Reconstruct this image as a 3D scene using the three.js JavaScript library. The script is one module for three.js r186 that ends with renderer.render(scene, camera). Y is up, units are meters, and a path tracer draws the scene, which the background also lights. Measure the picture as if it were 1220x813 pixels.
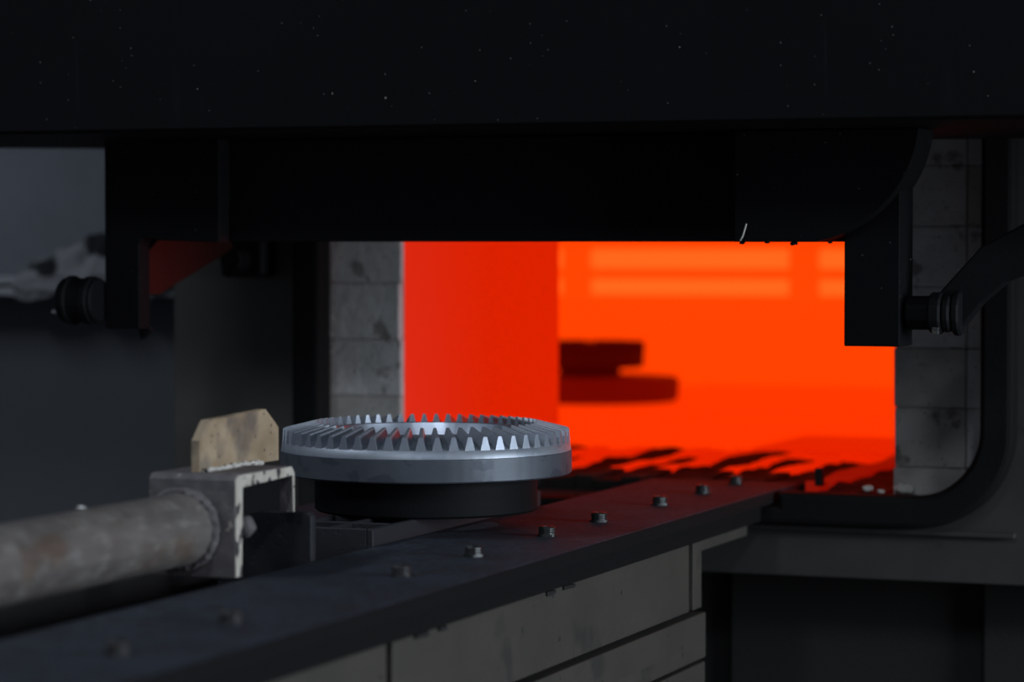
import * as THREE from 'three';
import { RoundedBoxGeometry } from 'three/addons/geometries/RoundedBoxGeometry.js';
import { mergeGeometries, toCreasedNormals } from 'three/addons/utils/BufferGeometryUtils.js';
import { ImprovedNoise } from 'three/addons/math/ImprovedNoise.js';
import { RectAreaLightUniformsLib } from 'three/addons/lights/RectAreaLightUniformsLib.js';

// ------------------------------------------------------------------ camera, light, exposure
const scene = new THREE.Scene();
scene.background = new THREE.Color(0x000000);
const camera = new THREE.PerspectiveCamera(2 * Math.atan(406.5 / 3367) * 180 / Math.PI, 1220 / 813, 0.05, 60);
camera.position.set(0, 1.387, 0);
camera.rotation.set(-1.98 * Math.PI / 180, 21.2 * Math.PI / 180, 0, 'YXZ');
camera.focus = 3.78;
camera.userData.fStop = 2.8;
scene.add(camera);

const renderer = new THREE.WebGLRenderer({ antialias: true });
renderer.toneMapping = THREE.LinearToneMapping;
renderer.toneMappingExposure = 1.0;
renderer.shadowMap.enabled = true;
RectAreaLightUniformsLib.init();

const DAYLIGHT = [0.80, 0.90, 1.0], LAMPLIGHT = [0.80, 0.89, 1.0], HEAT = [1, 0.026, 0.0];
const WINDOW_LEVEL = 16, LAMP_LEVEL = 24, HEAT_LEVEL = 0.15;
function areaLight(name, rgb, level, w, h, pos, aim) {
  const l = new THREE.RectAreaLight(new THREE.Color().setRGB(...rgb), level, w, h);
  l.name = name; l.position.set(...pos); l.lookAt(...aim); scene.add(l); return l;
}
areaLight('daylight', DAYLIGHT, WINDOW_LEVEL, 2.4, 1.75, [4.42, 1.7, -2.68], [-5, 1.7, -2.68]);
areaLight('lamp_light', LAMPLIGHT, LAMP_LEVEL, 0.5, 2.4, [-1.0, 4.88, 3.0], [-1.0, 0, 3.0]);
areaLight('lamp_light_001', LAMPLIGHT, LAMP_LEVEL, 0.5, 2.4, [1.8, 4.88, 3.0], [1.8, 0, 3.0]);
areaLight('lamp_light_002', LAMPLIGHT, 19, 0.5, 2.4, [-4.4, 4.88, -1.6], [-4.4, 0, -1.6]);  // added lamp, out of view, brightens the wall left of the furnace
areaLight('furnace_heat_light', HEAT, HEAT_LEVEL, 2.0, 0.7, [-1.7, 1.55, -7.28], [-1.7, 1.45, 0]);

// ------------------------------------------------------------------ helpers
let seed = 7;
const rnd = () => { seed = (seed * 1664525 + 1013904223) >>> 0; return seed / 4294967296; };
const noise = new ImprovedNoise();
const fbm = (x, y, z = 0, n = 4) => { let a = 0.5, s = 0, f = 1; for (let i = 0; i < n; i++) { s += a * noise.noise(x * f, y * f, z + i * 7.3); a *= 0.5; f *= 2.03; } return s; };
const clamp01 = (v) => Math.max(0, Math.min(1, v));
const step = (a, b, v) => { const t = clamp01((v - a) / (b - a)); return t * t * (3 - 2 * t); };
const used = {};
function numbered(name) { const n = used[name] = (used[name] ?? -1) + 1; return n ? `${name}_${String(n).padStart(3, '0')}` : name; }
function tag(o, label, category, group) { o.userData.label = label; o.userData.category = category; if (group) o.userData.group = group; return o; }
function thing(name, label, category, at = [0, 0, 0], group) { const g = new THREE.Group(); g.name = numbered(name); g.position.set(...at); scene.add(g); return tag(g, label, category, group); }
function part(name, geo, mat, parent) { const m = new THREE.Mesh(geo, mat); m.name = name; parent.add(m); return m; }
function struct(name, geo, mat) { const m = new THREE.Mesh(geo, mat); m.name = name; m.userData.kind = 'structure'; scene.add(m); return m; }
// uv in metres, from the plane each face looks along
function uvm(g, o = [0, 0]) {
  if (g.index) g = g.toNonIndexed();
  const p = g.attributes.position, n = g.attributes.normal, uv = new Float32Array(p.count * 2);
  for (let i = 0; i < p.count; i += 3) {
    let nx = 0, ny = 0, nz = 0;
    for (let k = 0; k < 3; k++) { nx += n.getX(i + k); ny += n.getY(i + k); nz += n.getZ(i + k); }
    nx = Math.abs(nx); ny = Math.abs(ny); nz = Math.abs(nz);
    for (let k = 0; k < 3; k++) {
      const x = p.getX(i + k), y = p.getY(i + k), z = p.getZ(i + k);
      const [u, v] = nx > ny && nx > nz ? [z, y] : ny > nz ? [x, z] : [x, y];
      uv[(i + k) * 2] = u + o[0]; uv[(i + k) * 2 + 1] = v + o[1];
    }
  }
  g.setAttribute('uv', new THREE.BufferAttribute(uv, 2));
  return g;
}
// a box from its two corners
function box(x0, y0, z0, x1, y1, z1, r = 0.002) {
  const w = Math.abs(x1 - x0), h = Math.abs(y1 - y0), d = Math.abs(z1 - z0);
  const g = r ? new RoundedBoxGeometry(w, h, d, 2, Math.min(r, w / 2.1, h / 2.1, d / 2.1)) : new THREE.BoxGeometry(w, h, d);
  g.translate((x0 + x1) / 2, (y0 + y1) / 2, (z0 + z1) / 2);
  return uvm(g);
}
const join = (list) => mergeGeometries(list.map((g) => { g = g.index ? g.toNonIndexed() : g; for (const k of Object.keys(g.attributes)) if (!['position', 'normal', 'uv'].includes(k)) g.deleteAttribute(k); return g; }));
function shapeOf(pts) { const s = new THREE.Shape(); s.moveTo(...pts[0]); for (const q of pts.slice(1)) s.lineTo(...q); s.closePath(); return s; }
function extrude(shape, depth, z, bevel = 0.0015) {
  const g = new THREE.ExtrudeGeometry(shape, { depth: depth - 2 * bevel, bevelEnabled: bevel > 0, bevelThickness: bevel, bevelSize: bevel, bevelOffset: -bevel, bevelSegments: 2, curveSegments: 24 });
  g.translate(0, 0, z + bevel); return g;
}
// an outline drawn in (z, y), thickened along x from x0 to x1
function extrudeX(pts, x0, x1, bevel = 0.0012) {
  const g = extrude(shapeOf(pts.map(([z, y]) => [-z, y])), x1 - x0, 0, bevel);
  g.rotateY(Math.PI / 2); g.translate(x0, 0, 0); return uvm(g);
}
function lathe(pts, seg = 64) { return toCreasedNormals(new THREE.LatheGeometry(pts.map(([a, b]) => new THREE.Vector2(a, b)), seg), 0.6); }
function cylX(r, x0, x1, y, z, seg = 40, ch = 0.003) {
  const L = x1 - x0, g = lathe([[0, 0], [r - ch, 0], [r, ch], [r, L - ch], [r - ch, L], [0, L]], seg);
  g.rotateZ(-Math.PI / 2); g.translate(x0, y, z); return uvm(g);
}
function cylZ(r, z0, z1, x, y, seg = 48, ch = 0.003) {
  const L = z1 - z0, g = lathe([[0, 0], [r - ch, 0], [r, ch], [r, L - ch], [r - ch, L], [0, L]], seg);
  g.rotateX(Math.PI / 2); g.translate(x, y, z0); return uvm(g);
}
// a lumpy slab: its top is pushed up and down by noise
function slab(x0, x1, z0, z1, y0, y1, amp) {
  const nx = Math.max(2, Math.round((x1 - x0) / 0.008)), nz = Math.max(2, Math.round((z1 - z0) / 0.012));
  const g = new THREE.BoxGeometry(x1 - x0, y1 - y0, z1 - z0, nx, 1, nz); g.translate((x0 + x1) / 2, (y0 + y1) / 2, (z0 + z1) / 2);
  const p = g.attributes.position;
  for (let i = 0; i < p.count; i++) if (p.getY(i) > (y0 + y1) / 2) p.setY(i, y1 + amp * Math.max(-0.7, 1.2 * fbm(p.getX(i) * 14, p.getZ(i) * 7, 3, 4)));
  g.computeVertexNormals(); return uvm(g);
}
// ragged edges and worn faces: pushes every vertex by noise
function rough(g, amp, freq) {
  const p = g.attributes.position;
  for (let i = 0; i < p.count; i++) {
    const x = p.getX(i), y = p.getY(i), z = p.getZ(i);
    p.setXYZ(i, x + amp * fbm(x * freq, y * freq, z * freq, 2), y + amp * fbm(y * freq + 9, z * freq, x * freq, 2), z + amp * fbm(z * freq + 4, x * freq, y * freq + 2, 2));
  }
  g.computeVertexNormals(); return g;
}

// ------------------------------------------------------------------ textures (grain, stains, wear), size = metres that one tile spans
function tex(N, size, fn, srgb = true) {
  const d = new Uint8Array(N * N * 4);
  for (let j = 0; j < N; j++) for (let i = 0; i < N; i++) {
    const c = fn(i / N, j / N);
    d[(j * N + i) * 4] = 255 * clamp01(c[0]); d[(j * N + i) * 4 + 1] = 255 * clamp01(c[1]); d[(j * N + i) * 4 + 2] = 255 * clamp01(c[2]); d[(j * N + i) * 4 + 3] = 255;
  }
  const t = new THREE.DataTexture(d, N, N, THREE.RGBAFormat);
  t.wrapS = t.wrapT = THREE.RepeatWrapping; t.magFilter = THREE.LinearFilter; t.minFilter = THREE.LinearMipmapLinearFilter; t.generateMipmaps = true;
  t.repeat.set(1 / size, 1 / size); if (srgb) t.colorSpace = THREE.SRGBColorSpace; t.needsUpdate = true; return t;
}
const mixc = (a, b, t) => a.map((v, i) => v + (b[i] - v) * t);
const hash = (i, j) => { const s = Math.sin(i * 127.1 + j * 311.7) * 43758.5453; return s - Math.floor(s); };
const speck = (u, v, n, p, r) => { const i = Math.floor(u * n), j = Math.floor(v * n), h = hash(i, j); if (h > p) return 0; const du = u * n - i - 0.3 - 0.4 * hash(i + 9, j), dv = v * n - j - 0.3 - 0.4 * hash(i, j + 5); return Math.hypot(du, dv) < r * (0.4 + hash(i + 3, j + 3)) ? 1 : 0; };
function mat(color, roughness, metalness = 0, extra = {}) { return new THREE.MeshStandardMaterial({ color, roughness, metalness, ...extra }); }
const grainMap = tex(512, 0.25, (u, v) => { const a = 0.5 + 0.45 * fbm(u * 40, v * 40, 1, 4) + 0.12 * (hash(u * 512 | 0, v * 512 | 0) - 0.5); return [a, a, a]; }, false);
const pitMap = tex(512, 0.3, (u, v) => { const a = 0.7 + 0.4 * fbm(u * 14, v * 14, 5, 5) - 0.4 * speck(u, v, 40, 0.25, 0.3); return [a, a, a]; }, false);

const railMap = tex(1024, 0.7, (u, v) => {
  const big = fbm(u * 5, v * 5, 2, 5), fine = fbm(u * 60, v * 60, 3, 3), g = hash(u * 1024 | 0, v * 1024 | 0);
  let c = mixc([0.095, 0.115, 0.15], [0.18, 0.208, 0.26], clamp01(0.5 + 0.9 * big + 1.5 * fine + 0.7 * (g - 0.5)));
  c = mixc(c, [0.10, 0.105, 0.125], 0.55 * step(0.16, 0.26, fbm(u * 16 + 3, v * 11, 8, 4)));
  return speck(u, v, 70, 0.03, 0.16) ? [0.36, 0.38, 0.42] : c;
});
const paintMap = tex(1024, 1.1, (u, v) => {
  let c = mixc([0.050, 0.054, 0.058], [0.064, 0.067, 0.080], clamp01(0.5 + fbm(u * 4, v * 3, 11, 4)));
  const run = step(0.22, 0.36, fbm(u * 46, v * 3.5, 4, 2)) * step(0.05, 0.2, fbm(u * 3 + 5, v * 2 + 2, 6, 2));
  c = mixc(c, [0.15, 0.15, 0.17], 0.75 * run);
  if (speck(u, v, 120, 0.03, 0.11)) c = [0.3, 0.3, 0.3];
  if (speck(u + 0.37, v + 0.21, 110, 0.004, 0.13)) c = [0.5, 0.49, 0.46];
  return c;
});
const brickMap = tex(512, 0.4, (u, v) => {
  let c = mixc([0.76, 0.75, 0.74], [0.88, 0.87, 0.86], clamp01(0.5 + 0.9 * fbm(u * 9, v * 9, 21, 5) + 0.35 * (hash(u * 512 | 0, v * 512 | 0) - 0.5)));
  c = mixc(c, [0.42, 0.40, 0.38], 0.6 * step(0.2, 0.34, fbm(u * 7 + 4, v * 7, 23, 4)));
  return speck(u, v, 60, 0.08, 0.2) ? mixc(c, [0.3, 0.29, 0.28], 0.6) : c;
});
const tanMap = tex(512, 0.3, (u, v) => {
  let c = mixc([0.58, 0.50, 0.40], [0.73, 0.655, 0.55], clamp01(0.5 + 1.1 * fbm(u * 6, v * 7, 31, 5)));
  c = mixc(c, [0.56, 0.42, 0.28], 0.45 * step(0.12, 0.3, fbm(u * 5 + 7, v * 4, 33, 4)));
  c = mixc(c, [0.40, 0.37, 0.345], 0.7 * step(0.05, 0.3, fbm(u * 3 + 1, v * 3 + 8, 35, 5)));
  return speck(u, v, 34, 0.10, 0.16) ? mixc(c, [0.16, 0.13, 0.11], 0.8) : c;
});
const chipMap = tex(512, 0.2, (u, v) => {   // chipped off-white paint over grimy steel
  const c = mixc([0.70, 0.67, 0.62], [0.83, 0.81, 0.77], clamp01(0.5 + fbm(u * 8, v * 8, 41, 4)));
  return mixc(c, [0.27, 0.25, 0.26], step(0.13, 0.17, fbm(u * 12, v * 9 + 3, 43, 5)));
});
const sootMap = tex(512, 0.2, (u, v) => {
  const c = mixc([0.34, 0.325, 0.335], [0.46, 0.44, 0.44], clamp01(0.5 + 1.2 * fbm(u * 9, v * 9, 51, 5)));
  return mixc(c, [0.66, 0.63, 0.6], 0.8 * step(0.26, 0.34, fbm(u * 10, v * 11 + 3, 53, 5)));
});
const boxMap = tex(1024, 0.8, (u, v) => {
  let c = mixc([0.225, 0.212, 0.19], [0.28, 0.265, 0.237], clamp01(0.5 + 0.9 * fbm(u * 5, v * 6, 61, 5)));
  c = mixc(c, [0.15, 0.145, 0.14], 0.5 * step(0.16, 0.34, fbm(u * 7 + 2, v * 6, 63, 5)));
  return speck(u, v, 60, 0.03, 0.2) ? [0.15, 0.15, 0.14] : c;
});
const gearMap = tex(512, 0.25, (u, v) => {
  let c = mixc([0.60, 0.625, 0.665], [0.68, 0.705, 0.74], clamp01(0.5 + 0.8 * fbm(u * 6, v * 6, 71, 4)));
  return mixc(c, [0.55, 0.58, 0.63], 0.6 * step(0.10, 0.2, fbm(u * 5 + 3, v * 7, 73, 4)));
});
const bandMap = tex(512, 0.25, (u, v) => {
  let c = mixc([0.33, 0.35, 0.38], [0.40, 0.42, 0.455], clamp01(0.5 + 0.8 * fbm(u * 5, v * 7, 76, 4)));
  return mixc(c, [0.27, 0.29, 0.33], 0.55 * step(0.10, 0.15, fbm(u * 6 + 3, v * 9, 77, 4)));
});
const wallMap = tex(512, 2.0, (u, v) => { const a = 0.47 + 0.10 * fbm(u * 6, v * 6, 81, 5); return [a * 0.97, a, a * 1.06]; });
const casingMap = tex(512, 0.5, (u, v) => {
  let c = mixc([0.20, 0.197, 0.19], [0.24, 0.235, 0.225], clamp01(0.5 + fbm(u * 7, v * 7, 91, 5)));
  return mixc(c, [0.16, 0.155, 0.15], 0.85 * step(0.2, 0.3, fbm(u * 26, v * 22, 93, 3)) * step(0.0, 0.2, fbm(u * 4, v * 4, 95, 2)));
});
const clothMap = tex(256, 1.6, (u, v) => mixc([0.52, 0.52, 0.53], [0.09, 0.10, 0.11], step(0.08, 0.2, fbm(u * 4, v * 4, 99, 3))));

const M = {
  rail: mat(0xffffff, 0.7, 0.1, { map: railMap, bumpMap: grainMap, bumpScale: 0.0012 }),
  railSide: new THREE.MeshPhysicalMaterial({ color: 0x131314, roughness: 0.8, specularIntensity: 0.3, bumpMap: grainMap, bumpScale: 0.001 }),
  black: new THREE.MeshPhysicalMaterial({ roughness: 0.7, map: paintMap, specularIntensity: 0.2 }),
  blackPlain: new THREE.MeshPhysicalMaterial({ color: 0x121315, roughness: 0.65, specularIntensity: 0.25, bumpMap: grainMap, bumpScale: 0.0004 }),
  iron: mat(0x2b2a2b, 0.65, 0.4, { bumpMap: pitMap, bumpScale: 0.001 }),
  tray: mat(0x26272c, 0.65, 0.2, { bumpMap: pitMap, bumpScale: 0.0008 }),
  rubber: new THREE.MeshPhysicalMaterial({ color: 0x141414, roughness: 0.75, specularIntensity: 0.3, bumpMap: grainMap, bumpScale: 0.0008 }),
  brick: mat(0xffffff, 0.95, 0, { map: brickMap, bumpMap: pitMap, bumpScale: 0.002 }),
  brickB: mat(0xe4e2de, 0.95, 0, { map: brickMap, bumpMap: pitMap, bumpScale: 0.002 }),
  castable: mat(0xcfc8c0, 0.95, 0, { map: brickMap, bumpMap: pitMap, bumpScale: 0.003 }),
  tan: mat(0xffffff, 0.6, 0.1, { map: tanMap, bumpMap: pitMap, bumpScale: 0.0004 }),
  chip: mat(0xffffff, 0.65, 0, { map: chipMap }),
  soot: mat(0xffffff, 0.7, 0.1, { map: sootMap, bumpMap: pitMap, bumpScale: 0.0008 }),
  weld: mat(0xcfcac2, 0.6, 0.2, { bumpMap: grainMap, bumpScale: 0.002 }),
  boxPaint: mat(0xffffff, 0.7, 0, { map: boxMap, bumpMap: pitMap, bumpScale: 0.0008 }),
  gear: mat(0xffffff, 0.46, 0.6, { map: gearMap, bumpMap: grainMap, bumpScale: 0.0001 }),
  gearBand: mat(0xffffff, 0.5, 0.5, { map: bandMap, bumpMap: grainMap, bumpScale: 0.0001 }),
  polished: mat(0xc4ccdb, 0.36, 1.0),
  bolt: mat(0x4c4d4d, 0.42, 0.85, { bumpMap: grainMap, bumpScale: 0.0003 }),
  boltDark: mat(0x3b3a3b, 0.55, 0.6, { bumpMap: grainMap, bumpScale: 0.0006 }),
  casing: mat(0xffffff, 0.75, 0, { map: casingMap }),
  cover: mat(0x5a5752, 0.75, 0, { bumpMap: grainMap, bumpScale: 0.0006 }),
  ledge: mat(0xa4a6aa, 0.6, 0),
  wall: mat(0xffffff, 0.85, 0, { map: wallMap }),
  wallLow: mat(0x55575b, 0.8, 0),
  red: mat(0x1b0201, 0.5, 0),
  chrome: mat(0xd0d0d0, 0.25, 1.0),
  cloth: mat(0xffffff, 0.95, 0, { map: clothMap, side: THREE.DoubleSide }),
  darkCloth: mat(0x17181a, 0.95, 0, { side: THREE.DoubleSide }),
  fibre: mat(0xd8d4cc, 0.95, 0),
  scale: mat(0x16110f, 0.9, 0.1, { bumpMap: pitMap, bumpScale: 0.003 }),
  floor: mat(0x4a4a4a, 0.8, 0, { bumpMap: grainMap, bumpScale: 0.001 }),
  basePanel: mat(0x21211e, 0.8, 0, { bumpMap: grainMap, bumpScale: 0.001 }),
  hotIron: mat(0x2a1c18, 0.8, 0.1, { emissive: new THREE.Color().setRGB(0.035, 0, 0) }),
  hotterIron: mat(0x2a1c18, 0.8, 0.1, { emissive: new THREE.Color().setRGB(0.13, 0.001, 0) }),
};
const hot = (r, g, b) => { const m = mat(0x5a3a2c, 0.95, 0); m.emissive = new THREE.Color().setRGB(r, g, b); return m; };
M.hotWall = hot(1.05, 0.054, 0.0006);
M.hotHearth = hot(0.95, 0.034, 0.0002);
M.warmHearth = hot(0.7, 0.014, 0);
M.dullHearth = hot(0.22, 0.003, 0);
M.hotJamb = hot(0.68, 0.0145, 0); M.hotJamb.color.set(0x2e130b); M.hotJamb.bumpMap = pitMap; M.hotJamb.bumpScale = 0.003;
M.hotElement = hot(1.3, 0.135, 0.012);
M.hotHanger = hot(1.0, 0.06, 0.001);

// ------------------------------------------------------------------ the hall
struct('floor', box(-6, -0.15, -8, 4.7, 0, 7, 0), M.floor);
struct('ceiling', box(-6, 5.0, -8, 4.7, 5.15, 7, 0), M.wall);
struct('wall_left', box(-6.15, 0, -8, -6, 5, 7, 0), M.wall);
struct('wall_front', box(-6, 0, 7, 4.7, 5, 7.15, 0), M.wall);
struct('wall_back', box(-6, 0, -4.93, -2.30, 5, -4.85, 0), M.wall);
struct('wall_back_right', box(0.36, 0, -4.93, 4.5, 5, -4.85, 0), M.wall);
struct('wall_back_upper', box(-2.30, 2.52, -4.93, 0.36, 5, -4.85, 0), M.wall);
struct('wall_far', box(-6, 0, -8.15, 4.7, 5, -8, 0), M.wall);
struct('trim_1', box(-5.99, 0, -4.85, -2.32, 1.285, -4.82, 0.003), M.wallLow);
{ // right wall with a long band of translucent glazing
  const g = [box(4.5, 0, -8, 4.65, 0.8, 7, 0), box(4.5, 2.6, -8, 4.65, 5, 7, 0), box(4.5, 0.8, -8, 4.65, 2.6, -3.93, 0), box(4.5, 0.8, -1.4, 4.65, 2.6, 7, 0)];
  struct('wall_right', join(g), M.wall);
  const pane = mat(0xcfd6dc, 0.6); pane.emissive = new THREE.Color().setRGB(...DAYLIGHT.map((v) => v * 0.5));
  const w = new THREE.Group(); w.name = 'window_1'; w.userData.kind = 'structure'; scene.add(w);
  for (let k = 0; k < 2; k++) part('pane', box(4.55, 0.85, -3.88 + k * 1.24, 4.57, 2.55, -2.68 + k * 1.24, 0), pane, w);
  part('window_frame', join([box(4.5, 0.8, -3.93, 4.6, 0.85, -1.4, 0), box(4.5, 2.55, -3.93, 4.6, 2.6, -1.4, 0), ...[0, 1, 2].map((k) => box(4.5, 0.85, -3.93 + k * 1.24, 4.6, 2.55, -3.88 + k * 1.24, 0))]), M.casing, w);
}
for (const [x, z, l] of [[-1.0, 3.0, 'long white ceiling lamp, the middle one of three'], [1.8, 3.0, 'long white ceiling lamp, the one nearest the glazed wall'], [-4.4, -1.6, 'long white ceiling lamp, added to brighten the wall left of the furnace']]) {
  const t = thing('ceiling_lamp', l, 'lamp', [x, 5, z]);
  part('housing', box(-0.28, -0.1, -1.25, 0.28, 0, 1.25, 0.01), M.wall, t);
  const d = mat(0xffffff, 0.5); d.emissive = new THREE.Color().setRGB(...LAMPLIGHT);
  part('lamp_diffuser', box(-0.25, -0.112, -1.2, 0.25, -0.1, 1.2, 0.002), d, t);
}

// ------------------------------------------------------------------ furnace
const furnace = thing('furnace', 'large heat treatment furnace with an orange glowing mouth lined with pale bricks', 'furnace');
{
  const F = furnace;
  const round = (s, x0, y0, x1, y1, r, hole) => {
    const p = hole ? new THREE.Path() : new THREE.Shape();
    p.moveTo(x0 + r, y0); p.lineTo(x1 - r, y0); p.absarc(x1 - r, y0 + r, r, -Math.PI / 2, 0); p.lineTo(x1, y1 - r); p.absarc(x1 - r, y1 - r, r, 0, Math.PI / 2);
    p.lineTo(x0 + r, y1); p.absarc(x0 + r, y1 - r, r, Math.PI / 2, Math.PI); p.lineTo(x0, y0 + r); p.absarc(x0 + r, y0 + r, r, Math.PI, 1.5 * Math.PI);
    if (hole) s.holes.push(p); return p;
  };
  const cs = shapeOf([[-2.285, 0.863], [0.35, 0.863], [0.35, 2.5], [-2.285, 2.5]]);
  round(cs, -2.0, 0.966, -0.862, 2.26, 0.11, true);
  part('casing', uvm(extrude(cs, 0.016, -4.316, 0.002)), M.casing, F);
  part('cover_plate', box(-2.284, 0.866, -4.3005, -2.052, 2.49, -4.292, 0.002), M.cover, F);
  part('casing_side', join([box(-2.285, 0.863, -4.93, -2.27, 2.5, -4.316, 0), box(0.335, 0.863, -4.93, 0.35, 2.5, -4.316, 0), box(-2.27, 2.485, -4.93, 0.335, 2.5, -4.316, 0), box(-2.27, 0.863, -4.93, 0.335, 0.875, -4.316, 0)]), M.casing, F);
  part('casing_flange', box(-1.86, 0.936, -4.3, -0.84, 0.944, -4.285, 0.002), M.casing, F);
  // seal frame: a fat black gasket around the mouth
  const ss = new THREE.Shape();
  { const x0 = -2.043, x1 = -0.838, y0 = 0.949, y1 = 2.31, r = 0.15;
    ss.moveTo(x0 + r, y0); ss.lineTo(x1 - r, y0); ss.absarc(x1 - r, y0 + r, r, -Math.PI / 2, 0); ss.lineTo(x1, y1 - r); ss.absarc(x1 - r, y1 - r, r, 0, Math.PI / 2);
    ss.lineTo(x0 + r, y1); ss.absarc(x0 + r, y1 - r, r, Math.PI / 2, Math.PI); ss.lineTo(x0, y0 + r); ss.absarc(x0 + r, y0 + r, r, Math.PI, 1.5 * Math.PI);
    const h = new THREE.Path(), a0 = -1.992, a1 = -0.888, b0 = 0.978, b1 = 2.25, q = 0.105;
    h.moveTo(a0 + q, b0); h.lineTo(-1.205, b0); h.lineTo(-1.205, 0.998); h.lineTo(a1 - q, 0.998); h.absarc(a1 - q, 0.998 + q, q, -Math.PI / 2, 0); h.lineTo(a1, b1 - q); h.absarc(a1 - q, b1 - q, q, 0, Math.PI / 2);
    h.lineTo(a0 + q, b1); h.absarc(a0 + q, b1 - q, q, Math.PI / 2, Math.PI); h.lineTo(a0, b0 + q); h.absarc(a0 + q, b0 + q, q, Math.PI, 1.5 * Math.PI);
    ss.holes.push(h); }
  part('seal_frame', uvm(extrude(ss, 0.05, -4.3, 0.008)), M.rubber, F);
  // brick courses of both jambs
  const courses = [0.979, 1.037, 1.131, 1.225, 1.32, 1.414, 1.508, 1.602, 1.75];
  for (let k = 0; k < courses.length - 1; k++) {
    const y0 = courses[k] + 0.0004, y1 = courses[k + 1] - 0.0004;
    for (const [x0, x1] of [[-2.01, -1.88], [-1.039, -0.926], [-0.9245, -0.82]]) {
      const d = 0.003 * (rnd() - 0.5), e = 0.003 * (rnd() - 0.5);
      const edge = Math.abs(x0 + 1.039) < 0.01;
      part('brick', rough(box(x0 + (edge ? e : 0), y0, -4.346, x1 + (x1 === -1.88 ? e : 0), y1, -4.332 + d, 0.003), 0.002, 30), rnd() < 0.5 ? M.brick : M.brickB, F);
    }
  }
  part('glowing_jamb_lining', box(-2.25, 0.9, -5.1, -1.881, 1.9, -4.352, 0.002), M.hotJamb, F);
  part('glowing_jamb_lining', box(-1.038, 0.9, -5.1, -0.7, 1.9, -4.352, 0.002), M.hotJamb, F);
  part('glow_stop_backing', box(-2.05, 0.979, -4.352, -1.8815, 1.75, -4.342, 0.001), M.castable, F);  // added slabs behind the bricks, they stop red glow leaking through the seams
  part('glow_stop_backing', box(-1.0375, 0.979, -4.352, -0.80, 1.75, -4.342, 0.001), M.castable, F);
  part('lowered_lintel', box(-1.88, 1.425, -5.1, -1.04, 1.95, -4.372, 0.004), M.castable, F);  // unseen underside hung low to cut the red spill onto the rails
  part('sill', box(-2.2, 0.88, -5.1, -0.7, 0.976, -4.32, 0.003), M.scale, F);
  // hearth inside the mouth: dark iron skids and pale refractory strips side by side
  let x = -1.878;
  const widths = [0.07, 0.03, 0.06, 0.04, 0.075, 0.03, 0.05, 0.035, 0.08, 0.03, 0.06, 0.04, 0.07, 0.045, 0.11];
  widths.forEach((w, k) => {
    const x1 = Math.min(-1.0395, x + w), z0 = x < -1.2 ? -4.425 : -4.325, iron = k % 2 === 0;
    if (x1 - x > 0.01) {
      const n = 4;
      for (let i = 0; i < n; i++) {
        const a = z0 + (-5.1 - z0) * i / n, b = z0 + (-5.1 - z0) * (i + 1) / n;
        const cool = x > -1.22 || (i === 0 && rnd() < 0.5), bare = (i === 0 && x < -1.22) || (iron && (i < 2 || rnd() < 0.45));
        part(bare ? 'hearth_plate' : 'glowing_hearth_strip', slab(x + 0.001, x1 - 0.001, b, a, 0.976, iron ? 0.995 : 1.0, iron ? 0.014 : 0.010), bare ? M.scale : cool ? M.dullHearth : M.warmHearth, F);
      }
    }
    x = x1;
  });
  // chamber
  part('chamber_front_wall', join([box(-3.1, 0.8, -5.1, -2.25, 2.1, -4.97, 0), box(-0.7, 0.8, -5.1, 0.1, 2.1, -4.97, 0), box(-2.25, 1.9, -5.1, -0.7, 2.1, -4.97, 0)]), M.castable, F);
  part('glowing_back_wall', box(-3.1, 0.8, -7.55, 0.1, 2.1, -7.4, 0), M.hotWall, F);
  part('glowing_side_wall', box(-3.25, 0.8, -7.55, -3.1, 2.1, -4.97, 0), M.hotWall, F);
  part('glowing_side_wall', box(0.1, 0.8, -7.55, 0.25, 2.1, -4.97, 0), M.hotWall, F);
  part('chamber_roof', box(-3.25, 2.1, -7.55, 0.25, 2.25, -4.97, 0), M.castable, F);
  for (let i = 0; i < 8; i++) for (let j = 0; j < 6; j++) {
    const a = -3.1 + i * 0.4, b = -5.1 - j * 0.383, m = j === 0 && rnd() < 0.6 ? M.warmHearth : M.hotHearth;
    part('glowing_hearth_tile', box(a + 0.001, 0.86, b - 0.382, a + 0.399, 0.999 + 0.004 * rnd(), b - 0.001, 0.004), m, F);
  }
  part('shell', join([box(-3.35, 0.0, -7.65, 0.35, 0.8, -4.97, 0), box(-3.35, 0.8, -7.65, -3.25, 2.35, -4.97, 0), box(0.25, 0.8, -7.65, 0.35, 2.35, -4.97, 0), box(-3.25, 2.25, -7.65, 0.25, 2.35, -4.97, 0), box(-3.25, 0.8, -7.65, 0.25, 2.25, -7.55, 0)]), M.casing, F);
  // heating elements on the back wall with their hangers
  for (const [y, r] of [[1.345, 0.027], [1.268, 0.022]]) {
    const g = new THREE.CylinderGeometry(r, r, 1.9, 16); g.rotateZ(Math.PI / 2); g.translate(-2.05, y, -7.34);
    part('glowing_heating_element', g, M.hotElement, F);
  }
  for (const hx of [-2.645, -2.0, -1.5]) for (const y of [1.345, 1.268]) part('glowing_element_hanger', box(hx - 0.04, y - 0.036, -7.4, hx + 0.04, y + 0.03, -7.30, 0.006), M.hotHanger, F);
  // base below the casing
  part('base_panel', box(-2.2, 0, -4.6, -1.36, 0.863, -4.52, 0.003), M.basePanel, F);
  part('base_panel', box(-1.355, 0, -4.6, -0.93, 0.863, -4.50, 0.003), M.basePanel, F);
  part('base_panel', box(-0.925, 0, -4.6, 0.33, 0.863, -4.47, 0.003), M.basePanel, F);
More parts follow.
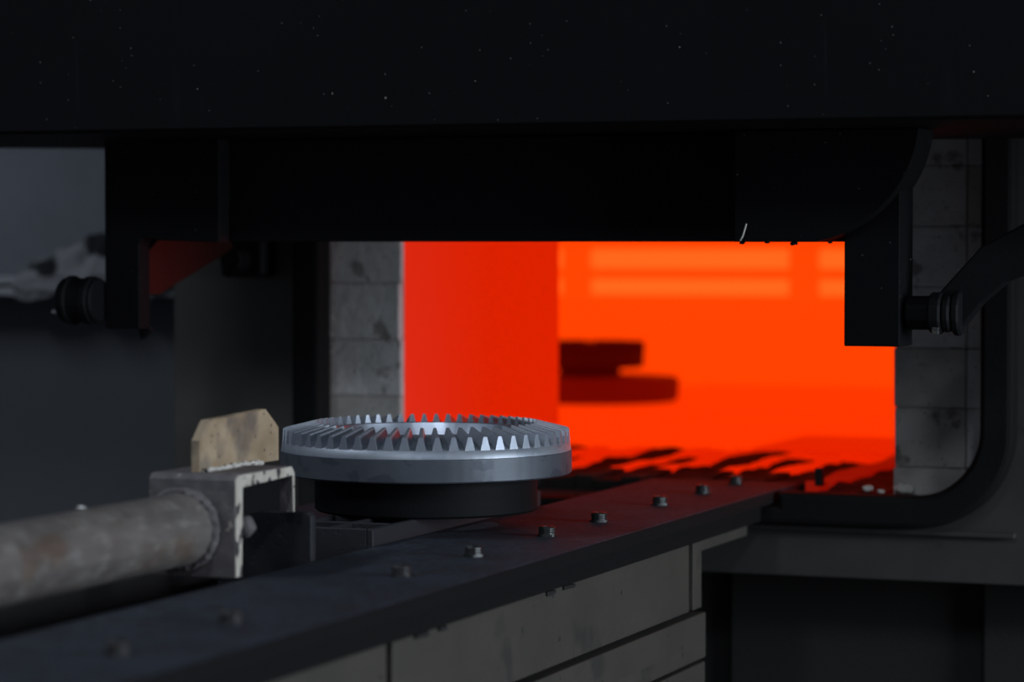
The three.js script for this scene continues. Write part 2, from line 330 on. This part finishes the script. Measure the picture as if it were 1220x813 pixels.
  part('clamp_block', join([box(-2.17, 1.33, -4.3, -2.09, 1.43, -4.24, 0.01), cylZ(0.02, -4.24, -4.2, -2.13, 1.36)]), M.blackPlain, F);
}

// ------------------------------------------------------------------ hood and door frame in front of the mouth
{
  const t = thing('furnace_hood', 'broad black steel hood with pale specks across the top of the mouth', 'hood');
  part('front_plate', box(-2.75, 1.547, -3.57, 0.35, 2.6, -3.55, 0.003), M.black, t);
  const s = shapeOf([[-2.75, 3.57], [0.35, 3.57], [0.35, 4.246], [-2.2, 4.246], [-2.62, 4.02], [-2.75, 3.95]]);
  const g = extrude(s, 0.02, 0, 0.002); g.rotateX(-Math.PI / 2); g.translate(0, 1.545, 0);
  part('bottom_plate', uvm(g), M.blackPlain, t);
  part('top_plate', box(-2.75, 2.58, -4.246, 0.35, 2.6, -3.57, 0), M.blackPlain, t);
  part('end_plate', box(0.33, 1.566, -4.246, 0.35, 2.58, -3.57, 0), M.blackPlain, t);
}
{
  const t = thing('furnace_door', 'raised black door beam with a bracket leg hanging at each end', 'furnace door');
  part('door_beam', rough(box(-1.96, 1.3895, -3.98, -0.95, 1.543, -3.86, 0.002), 0.0008, 60), M.blackPlain, t);
  part('bracket_plate', uvm(extrude(shapeOf([[-2.141, 1.257], [-2.082, 1.257], [-2.082, 1.385], [-2.077, 1.395], [-2.043, 1.3915], [-1.946, 1.3885], [-1.946, 1.543], [-2.141, 1.543]]), 0.035, -3.835, 0.002)), M.black, t);
  part('weld_spike', uvm(extrude(shapeOf([[-2.106, 1.258], [-2.079, 1.258], [-2.078, 1.254], [-2.094, 1.239], [-2.097, 1.2445], [-2.098, 1.255]]), 0.012, -3.84, 0.001)), M.blackPlain, t);
  const s = new THREE.Shape(); s.moveTo(-1.135, 1.389); s.lineTo(-1.02, 1.389); s.absarc(-1.045, 1.56, 0.172, -1.4254, -0.1, false); s.lineTo(-0.8736, 1.543); s.lineTo(-1.135, 1.543); s.closePath();
  part('corner_plate', uvm(extrude(s, 0.09, -3.87, 0.002)), M.black, t);
  part('bracket_leg', rough(box(-0.984, 1.245, -3.885, -0.906, 1.543, -3.805, 0.002), 0.0008, 60), M.black, t);
}
{ // burrs and threads hanging from the beam
  const flake = (x, y, z, sx, sy) => { const g = new THREE.IcosahedronGeometry(1, 3); g.scale(sx, sy, sx); g.translate(x, y, z); return rough(uvm(g), 1.3 * sx, 420); };
  [[-1.126, 1.388, 0.003, 0.002], [-1.051, 1.3875, 0.0045, 0.0028], [-1.09, 1.3885, 0.003, 0.0014], [-1.0, 1.3885, 0.003, 0.0016]].forEach(([x, y, a, b], k) =>
    tag(part(numbered('scale_flake'), flake(x, y, -3.79, a, b), M.blackPlain, scene), ['black crumb hanging at the foot of the pale thread', 'largest black crumb under the door beam, right of the pale thread', 'small flat black crumb between two others under the beam', 'small black crumb under the beam next to the right bracket leg'][k], 'flake'));
  const c = new THREE.CatmullRomCurve3([[-1.124, 1.391, -3.774], [-1.12, 1.397, -3.772], [-1.117, 1.407, -3.773], [-1.1155, 1.414, -3.775]].map((p) => new THREE.Vector3(...p)));
  tag(part('fibre_strand', uvm(new THREE.TubeGeometry(c, 16, 0.0011, 6)), M.fibre, scene), 'short pale fibre strand stuck upright on the black door beam', 'thread');
}
{ // levers that press the door shut
  const t = thing('clamp_lever', 'dark red clamp lever with a black roller behind the left bracket', 'lever');
  part('arm', extrudeX([[-3.90, 1.307], [-3.87, 1.296], [-3.845, 1.305], [-3.84, 1.33], [-3.86, 1.355], [-3.93, 1.395], [-4.10, 1.445], [-4.185, 1.455], [-4.185, 1.377], [-3.93, 1.306]], -2.137, -2.117, 0.002), M.red, t);
  part('roller', cylX(0.034, -2.206, -2.1425, 1.30, -3.79), M.blackPlain, t);
  part('collar', cylX(0.038, -2.196, -2.186, 1.30, -3.79), M.blackPlain, t);
  part('collar', cylX(0.037, -2.166, -2.150, 1.30, -3.79), M.blackPlain, t);
  part('grease_nipple', cylX(0.004, -2.213, -2.203, 1.283, -3.765, 12, 0.001), M.chrome, t);
  const u = thing('clamp_lever', 'black clamp lever with a bright nut beside the right bracket', 'lever');
  part('arm', uvm(extrude(shapeOf([[-0.862, 1.315], [-0.852, 1.327], [-0.802, 1.382], [-0.750, 1.41], [-0.64, 1.47], [-0.58, 1.41], [-0.765, 1.335], [-0.80, 1.305], [-0.826, 1.272], [-0.855, 1.266]]), 0.03, -3.87, 0.003)), M.blackPlain, u);
  part('pin', cylX(0.0235, -0.904, -0.858, 1.291, -3.845), M.blackPlain, u);
  part('hub', join([cylX(0.029, -0.868, -0.85, 1.291, -3.83), cylX(0.026, -0.85, -0.838, 1.291, -3.83), cylX(0.031, -0.838, -0.826, 1.291, -3.84)]), M.blackPlain, u);
  part('nut', cylX(0.006, -0.862, -0.852, 1.268, -3.812, 6, 0.0008), M.chrome, u);
}

// ------------------------------------------------------------------ table with its rails
{
  const t = thing('transfer_table', 'long grimy table leading into the furnace mouth with bolted rail plates', 'table');
  const boltGeo = uvm(lathe([[0, 0.008], [0.0055, 0.008], [0.0055, 0.0135], [0.0095, 0.0135], [0.0112, 0.0115], [0.0112, 0.0095], [0.0107, 0.009], [0.0112, 0.0085], [0.0112, 0.0065], [0.0107, 0.006], [0.0112, 0.0055], [0.0112, 0.003], [0.0128, 0.003], [0.0128, 0], [0, 0]].reverse(), 24));
  const right = part('rail_plate', box(-1.465, 0.9805, -4.42, -1.215, 1.0, -1.2, 0.0025), M.rail, t);
  for (const z of [-2.10, -2.335, -2.569, -3.005, -3.231, -3.49, -3.697, -3.967, -4.178, -4.356]) {
    const b = part('bolt', boltGeo, z > -3.1 ? M.boltDark : M.bolt, right); b.position.set(-1.304, 0.9998, z); b.rotation.y = rnd() * 6;
  }
  part('rail_plate', box(-1.80, 0.9805, -4.42, -1.665, 1.0, -1.2, 0.0025), M.rail, t);
  part('plate_edge', box(-1.2165, 0.9805, -4.30, -1.2125, 0.9988, -1.2, 0.001), M.railSide, t);
  part('channel_floor', box(-1.68, 0.915, -4.24, -1.445, 0.93, -1.2, 0.001), M.iron, t);
  part('channel_side', box(-1.459, 0.93, -4.24, -1.447, 0.9805, -1.2, 0.001), M.iron, t);
  part('channel_side', box(-1.68, 0.93, -4.24, -1.668, 0.9805, -1.2, 0.001), M.iron, t);
  part('rail_backing', box(-1.447, 0.953, -4.24, -1.228, 0.9805, -1.2, 0.001), M.railSide, t);
  part('table_core', box(-1.74, 0, -3.94, -1.262, 0.912, -1.2, 0), M.iron, t);
  part('table_edge', box(-1.445, 0.93, -4.24, -1.25, 0.952, -3.94, 0.002), M.boxPaint, t);
  // painted boards of the side
  const P = M.boxPaint;
  part('side_panel', rough(box(-1.262, 0.853, -2.809, -1.236, 0.951, -1.2, 0.002), 0.0015, 25), P, t);
  part('side_panel', rough(box(-1.262, 0.853, -3.893, -1.235, 0.951, -2.823, 0.002), 0.0015, 25), P, t);
  part('side_stile', box(-1.262, 0.853, -3.951, -1.234, 0.951, -3.911, 0.002), P, t);
  part('side_panel', rough(box(-1.262, 0.777, -3.972, -1.234, 0.844, -1.2, 0.002), 0.0015, 25), P, t);
  part('side_panel', rough(box(-1.262, 0.66, -3.972, -1.235, 0.771, -1.2, 0.002), 0.0015, 25), P, t);
  part('side_panel', box(-1.262, 0.0, -3.972, -1.236, 0.653, -1.2, 0.002), P, t);
  for (const [a, b] of [[-3.30, -3.33], [-3.36, -3.40], [-2.88, -2.92], [-2.95, -2.97]]) part('weld_tab', rough(box(-1.238, 0.9455, b, -1.231, 0.951, a, 0.002), 0.004, 60), M.iron, t);
}
{
  const o = part('stop_post', box(-1.182, 0.998, -4.40, -1.168, 1.027, -4.385, 0.003), M.iron, scene); tag(o, 'small dark upright stub standing in the furnace mouth past the last bolt', 'post');
  [[-1.075, 1.004, -4.31, 0.007], [-1.052, 1.001, -4.30, 0.005], [-1.02, 1.005, -4.315, 0.012]].forEach(([x, y, z, r], k) => {
    const g = new THREE.IcosahedronGeometry(r, 3); g.scale(1.2, 0.6, 0.7); g.translate(x, y, z);
    tag(part(numbered('fibre_scrap'), rough(uvm(g), r * 0.7, 90), M.fibre, scene), ['pale crumb of fibre, leftmost on the black seal by the right jamb', 'smallest pale crumb of fibre lying on the black seal', 'white tuft of fibre under the lowest brick of the right jamb'][k], 'scrap');
  });
}

// ------------------------------------------------------------------ tray, ring and the gear
{
  const t = thing('charge_tray', 'dark cast grate tray in the channel under the gear', 'tray');
  const z0 = -3.90, z1 = -3.291, x0 = -1.598, x1 = -1.467, top = 1.022, low = 0.975, w = 0.009;
  part('frame', join([box(x0, low, z0, x0 + w, top, z1, 0.002), box(x1 - w, low, z0, x1, top, z1, 0.002), box(x0 + w, low, z1 - w, x1 - w, top, z1, 0.002), box(x0 + w, low, z0, x1 - w, top, z0 + w, 0.002)]), M.tray, t);
  for (let k = 1; k < 8; k++) { const z = z1 - k * (z1 - z0) / 8; part('cross_bar', box(x0 + w, low + 0.01, z - 0.004, x1 - w, top, z + 0.004, 0.0015), M.tray, t); }
  part('long_bar', box(-1.5365, low + 0.01, z0 + w, -1.5285, top - 0.0006, z1 - w, 0.0015), M.tray, t);
  part('skid', join([box(x0 + 0.01, 0.93, z0, x0 + 0.03, low, -3.12, 0.002), box(x1 - 0.03, 0.93, z0, x1 - 0.01, low, -3.12, 0.002)]), M.tray, t);
  part('end_plate', uvm(extrude(shapeOf([[-1.598, 0.945], [-1.470, 0.945], [-1.470, 1.054], [-1.475, 1.059], [-1.593, 1.059], [-1.598, 1.054]]), 0.014, -3.127, 0.002)), M.tray, t);
}
const GX = -1.511, GZ = -3.57;
{
  const t = thing('support_ring', 'plain black ring that carries the pale gear on the tray', 'ring', [GX, 1.022, GZ]);
  part('ring_body', uvm(lathe([[0.08, 0], [0.150, 0], [0.153, 0.003], [0.153, 0.046], [0.150, 0.0495], [0.08, 0.0495], [0.08, 0]], 96)), M.blackPlain, t);
}
function bevelGear(name, label, at, mats, N = 57) {
  const t = thing(name, label, 'gear', at);
  part('gear_ring', uvm(lathe([[0.1305, 0.001], [0.132, 0], [0.198, 0], [0.2, 0.002], [0.2, 0.0312], [0.199, 0.0318], [0.134, 0.0318], [0.1305, 0.0318], [0.1305, 0.001]], 171)), mats[2], t);
  part('tooth_cone', uvm(lathe([[0.133, 0.0318], [0.199, 0.0318], [0.1976, 0.0425], [0.1970, 0.0432], [0.153, 0.0572], [0.149, 0.0596], [0.133, 0.0596], [0.133, 0.0318]], 171)), mats[0], t);
  part('bore_rim', lathe([[0.122, 0.002], [0.1305, 0.0], [0.1305, 0.0315], [0.133, 0.0319], [0.133, 0.0600], [0.1318, 0.0603], [0.1305, 0.0597], [0.1262, 0.0462], [0.125, 0.044], [0.124, 0.03], [0.122, 0.02], [0.122, 0.002]], 128), mats[1], t);
  // one straight bevel tooth: sections at the outer and the inner end, joined
  const a = Math.PI / N, sec = (r, y, h, k) => [[-0.66, -0.1], [-0.62, 0.05], [-0.42, 0.55], [-0.27, 0.93], [-0.22, 1], [0.22, 1], [0.27, 0.93], [0.42, 0.55], [0.62, 0.05], [0.66, -0.1]].map(([u, v]) => { const rr = r - k * v * h, q = u * a; return [rr * Math.sin(q), y + v * h, rr * Math.cos(q)]; });
  const A = sec(0.1975, 0.0432, 0.0172, 0.07), B = sec(0.153, 0.0572, 0.0135, -0.06), pos = [], n = A.length;
  const tri = (...v) => v.forEach((q) => pos.push(...q));
  for (let i = 0; i < n - 1; i++) { tri(A[i], B[i + 1], B[i]); tri(A[i], A[i + 1], B[i + 1]); }
  for (let i = 1; i < n - 1; i++) { tri(A[0], A[i + 1], A[i]); tri(B[0], B[i], B[i + 1]); }
  let g = new THREE.BufferGeometry(); g.setAttribute('position', new THREE.Float32BufferAttribute(pos, 3));
  // every triangle should look away from the tooth's middle
  { const p = g.attributes.position, c = new THREE.Vector3(0, 0.054, 0.175), v = [0, 1, 2].map(() => new THREE.Vector3());
    for (let i = 0; i < p.count; i += 3) {
      v.forEach((q, k) => q.fromBufferAttribute(p, i + k));
      const nn = v[1].clone().sub(v[0]).cross(v[2].clone().sub(v[0])), m = v[0].clone().add(v[1]).add(v[2]).divideScalar(3).sub(c);
      if (nn.dot(m) < 0) { p.setXYZ(i + 1, ...v[2].toArray()); p.setXYZ(i + 2, ...v[1].toArray()); }
    } }
  g.computeVertexNormals(); g = uvm(toCreasedNormals(g, 0.5));
  for (let k = 0; k < N; k++) { const m = part('tooth', g, mats[0], t); m.rotation.y = (k + 0.3) * 2 * Math.PI / N; }
  return t;
}
bevelGear('ring_gear', 'large clean steel ring gear with upward teeth resting on the table before the furnace', [GX, 1.073, GZ], [M.gear, M.polished, M.gearBand]);

// gears already inside the chamber
{
  const low = thing('ring_gear', 'flat dark red gear, the lower and wider of the stack glowing inside the furnace', 'gear', [-2.308, 1.0035, -6.5]);
  part('gear_ring', uvm(lathe([[0.06, 0], [0.2, 0], [0.207, 0.006], [0.21, 0.05], [0.204, 0.058], [0.06, 0.058], [0.06, 0]], 96)), M.hotterIron, low);
  const up = thing('ring_gear', 'toothed dark red gear, the upper and smaller of the stack glowing inside the furnace', 'gear', [-2.318, 1.0615, -6.5]);
  part('hub', uvm(lathe([[0.03, 0], [0.075, 0], [0.075, 0.024], [0.03, 0.024], [0.03, 0]], 64)), M.hotIron, up);
  part('gear_ring', uvm(lathe([[0.03, 0.024], [0.128, 0.024], [0.134, 0.03], [0.132, 0.062], [0.126, 0.076], [0.085, 0.082], [0.03, 0.082], [0.03, 0.024]], 96)), M.hotIron, up);
  const g = uvm(new THREE.BoxGeometry(0.009, 0.034, 0.045).translate(0, 0.07, 0.112));
  for (let k = 0; k < 40; k++) { const m = part('tooth', g, M.hotIron, up); m.rotation.y = k * 2 * Math.PI / 40; }
}

// ------------------------------------------------------------------ pusher
{
  const t = thing('pusher', 'worn steel pusher tube with a square hooked head behind the gear', 'pusher');
  // tube with a burnished coat of streaks
  const tubeMap = tex(512, 0.5, (u, v) => {
    let c = mixc([0.40, 0.375, 0.365], [0.57, 0.55, 0.53], clamp01(0.5 + 1.0 * fbm(u * 5, v * 8, 111, 5)));
    c = mixc(c, [0.74, 0.72, 0.70], 0.35 * step(0.0, 0.35, fbm(u * 16 + 3, v * 40, 113, 5)));
    return mixc(c, [0.42, 0.31, 0.23], 0.35 * step(0.1, 0.3, fbm(u * 4, v * 5 + 3, 115, 4)));
  });
  const tubeMat = mat(0xffffff, 0.42, 0.35, { map: tubeMap, bumpMap: grainMap, bumpScale: 0.0004 });
  const cx = -1.547, cy = 1.054;
  part('tube', cylZ(0.0425, -2.925, -1.3, cx, cy, 96), tubeMat, t);
  const bead = new THREE.TorusGeometry(0.044, 0.0055, 10, 90); bead.translate(cx, cy, -2.923);
  part('weld_bead', rough(uvm(bead), 0.005, 110), M.soot, t);
  // head: an inverted channel across the tube, open at its ends; near leg long, far leg short
  const X0 = -1.592, X1 = -1.479, zn = -2.928, zf = -3.086, top = 1.118;
  part('head_channel', extrudeX([[zn, 0.999], [zn, 1.112], [zn - 0.006, top], [zf + 0.008, top], [zf, 1.110], [zf, 1.062], [zf + 0.0035, 1.062], [zf + 0.006, 1.1075], [zn - 0.0185, 1.1035], [zn - 0.0165, 0.999]], X0, X1 - 0.0008, 0.001), M.soot, t);
  part('cut_edge', extrudeX([[zn - 0.0005, 0.9995], [zn - 0.0005, 1.112], [zn - 0.006, top - 0.0005], [zf + 0.008, top - 0.0005], [zf + 0.0005, 1.110], [zf + 0.0005, 1.0625], [zf + 0.0032, 1.0625], [zf + 0.006, 1.107], [zn - 0.018, 1.103], [zn - 0.016, 0.9995]], X1 - 0.0008, X1, 0), M.chip, t);
  part('darkening_block', box(X0 + 0.012, 1.066, zf + 0.010, X1 - 0.014, 1.1025, zn - 0.024, 0.002), M.blackPlain, t);  // added black filler that makes the hollow of the channel look dark
  part('head_web', box(X0, 1.0, -3.04, X0 + 0.01, 1.104, zn - 0.016, 0.001), M.soot, t);
  part('push_tab', extrudeX([[-2.957, 1.117], [-2.957, 1.155], [-2.981, 1.178], [-3.132, 1.183], [-3.168, 1.159], [-3.168, 1.117]], -1.552, -1.54, 0.0012), M.tan, t);
  const wc = new THREE.CatmullRomCurve3([[-1.536, 1.1185, -3.115], [-1.5365, 1.1195, -3.07], [-1.535, 1.119, -3.03], [-1.537, 1.1185, -2.99], [-1.535, 1.1185, -2.962]].map((q) => new THREE.Vector3(...q)));
  part('tab_weld', rough(uvm(new THREE.TubeGeometry(wc, 60, 0.0032, 10)), 0.006, 160), M.weld, t);
  const pin = new THREE.IcosahedronGeometry(0.013, 3); pin.scale(1, 1, 0.9); pin.translate(-1.487, 1.056, -2.968);
  part('lock_pin', rough(uvm(pin), 0.005, 80), M.soot, t);
  part('set_screw', join([cylX(0.0025, -1.556, -1.546, 1.0975, -2.70, 12, 0.0006)]), M.chrome, t);
}

// ------------------------------------------------------------------ ledge and rags at the back left
{
  const t = thing('wall_ledge', 'grey steel ledge running along the wall under the rags', 'ledge');
  part('shelf', box(-5.9, 1.308, -4.85, -2.32, 1.322, -4.74, 0.002), M.ledge, t);
  part('lip', box(-5.9, 1.286, -4.756, -2.32, 1.302, -4.742, 0.002), M.ledge, t);
  part('support', join([...Array(5)].map((_, k) => box(-5.8 + k * 0.8, 1.286, -4.85, -5.78 + k * 0.8, 1.308, -4.756, 0.001))), M.casing, t);
  const rag = (name, label, x0, x1, h, sd, m, drop) => {
    const nx = 60, ny = 34, g = new THREE.PlaneGeometry(1, 1, nx, ny), p = g.attributes.position;
    for (let i = 0; i < p.count; i++) {
      const u = p.getX(i) + 0.5, v = p.getY(i) + 0.5;
      const edge = Math.pow(Math.sin(Math.PI * clamp01(u)), 0.6), f = fbm(u * 5 + sd, v * 4, sd, 4);
      const hang = Math.max(0, 0.34 - v) / 0.34, x = x0 + u * (x1 - x0) + 0.03 * fbm(v * 4, u * 3, sd + 3, 3);
      const y = hang > 0 ? 1.326 - hang * drop * (0.35 + 0.9 * Math.max(0, fbm(u * 4 + 2, 1, sd + 9, 2) + 0.35)) : 1.326 + h * edge * Math.sin(Math.PI * (v - 0.34) / 0.7) * (0.75 + 0.9 * f);
      const z = hang > 0 ? -4.735 + 0.02 * f : -4.735 - 0.105 * (v - 0.34) / 0.66 + 0.02 * f;
      p.setXYZ(i, x, Math.max(y, hang > 0 ? 1.2 : 1.325), z);
    }
    g.computeVertexNormals();
    const o = new THREE.Mesh(g, m); o.name = numbered(name); scene.add(o); tag(o, label, 'rag');
  };
  rag('rag', 'crumpled pale rag lying on the wall ledge', -2.865, -2.53, 0.085, 3.1, M.cloth, 0.06);
}

scene.traverse((o) => { if (o.isMesh) { o.castShadow = true; o.receiveShadow = true; } });
renderer.render(scene, camera);
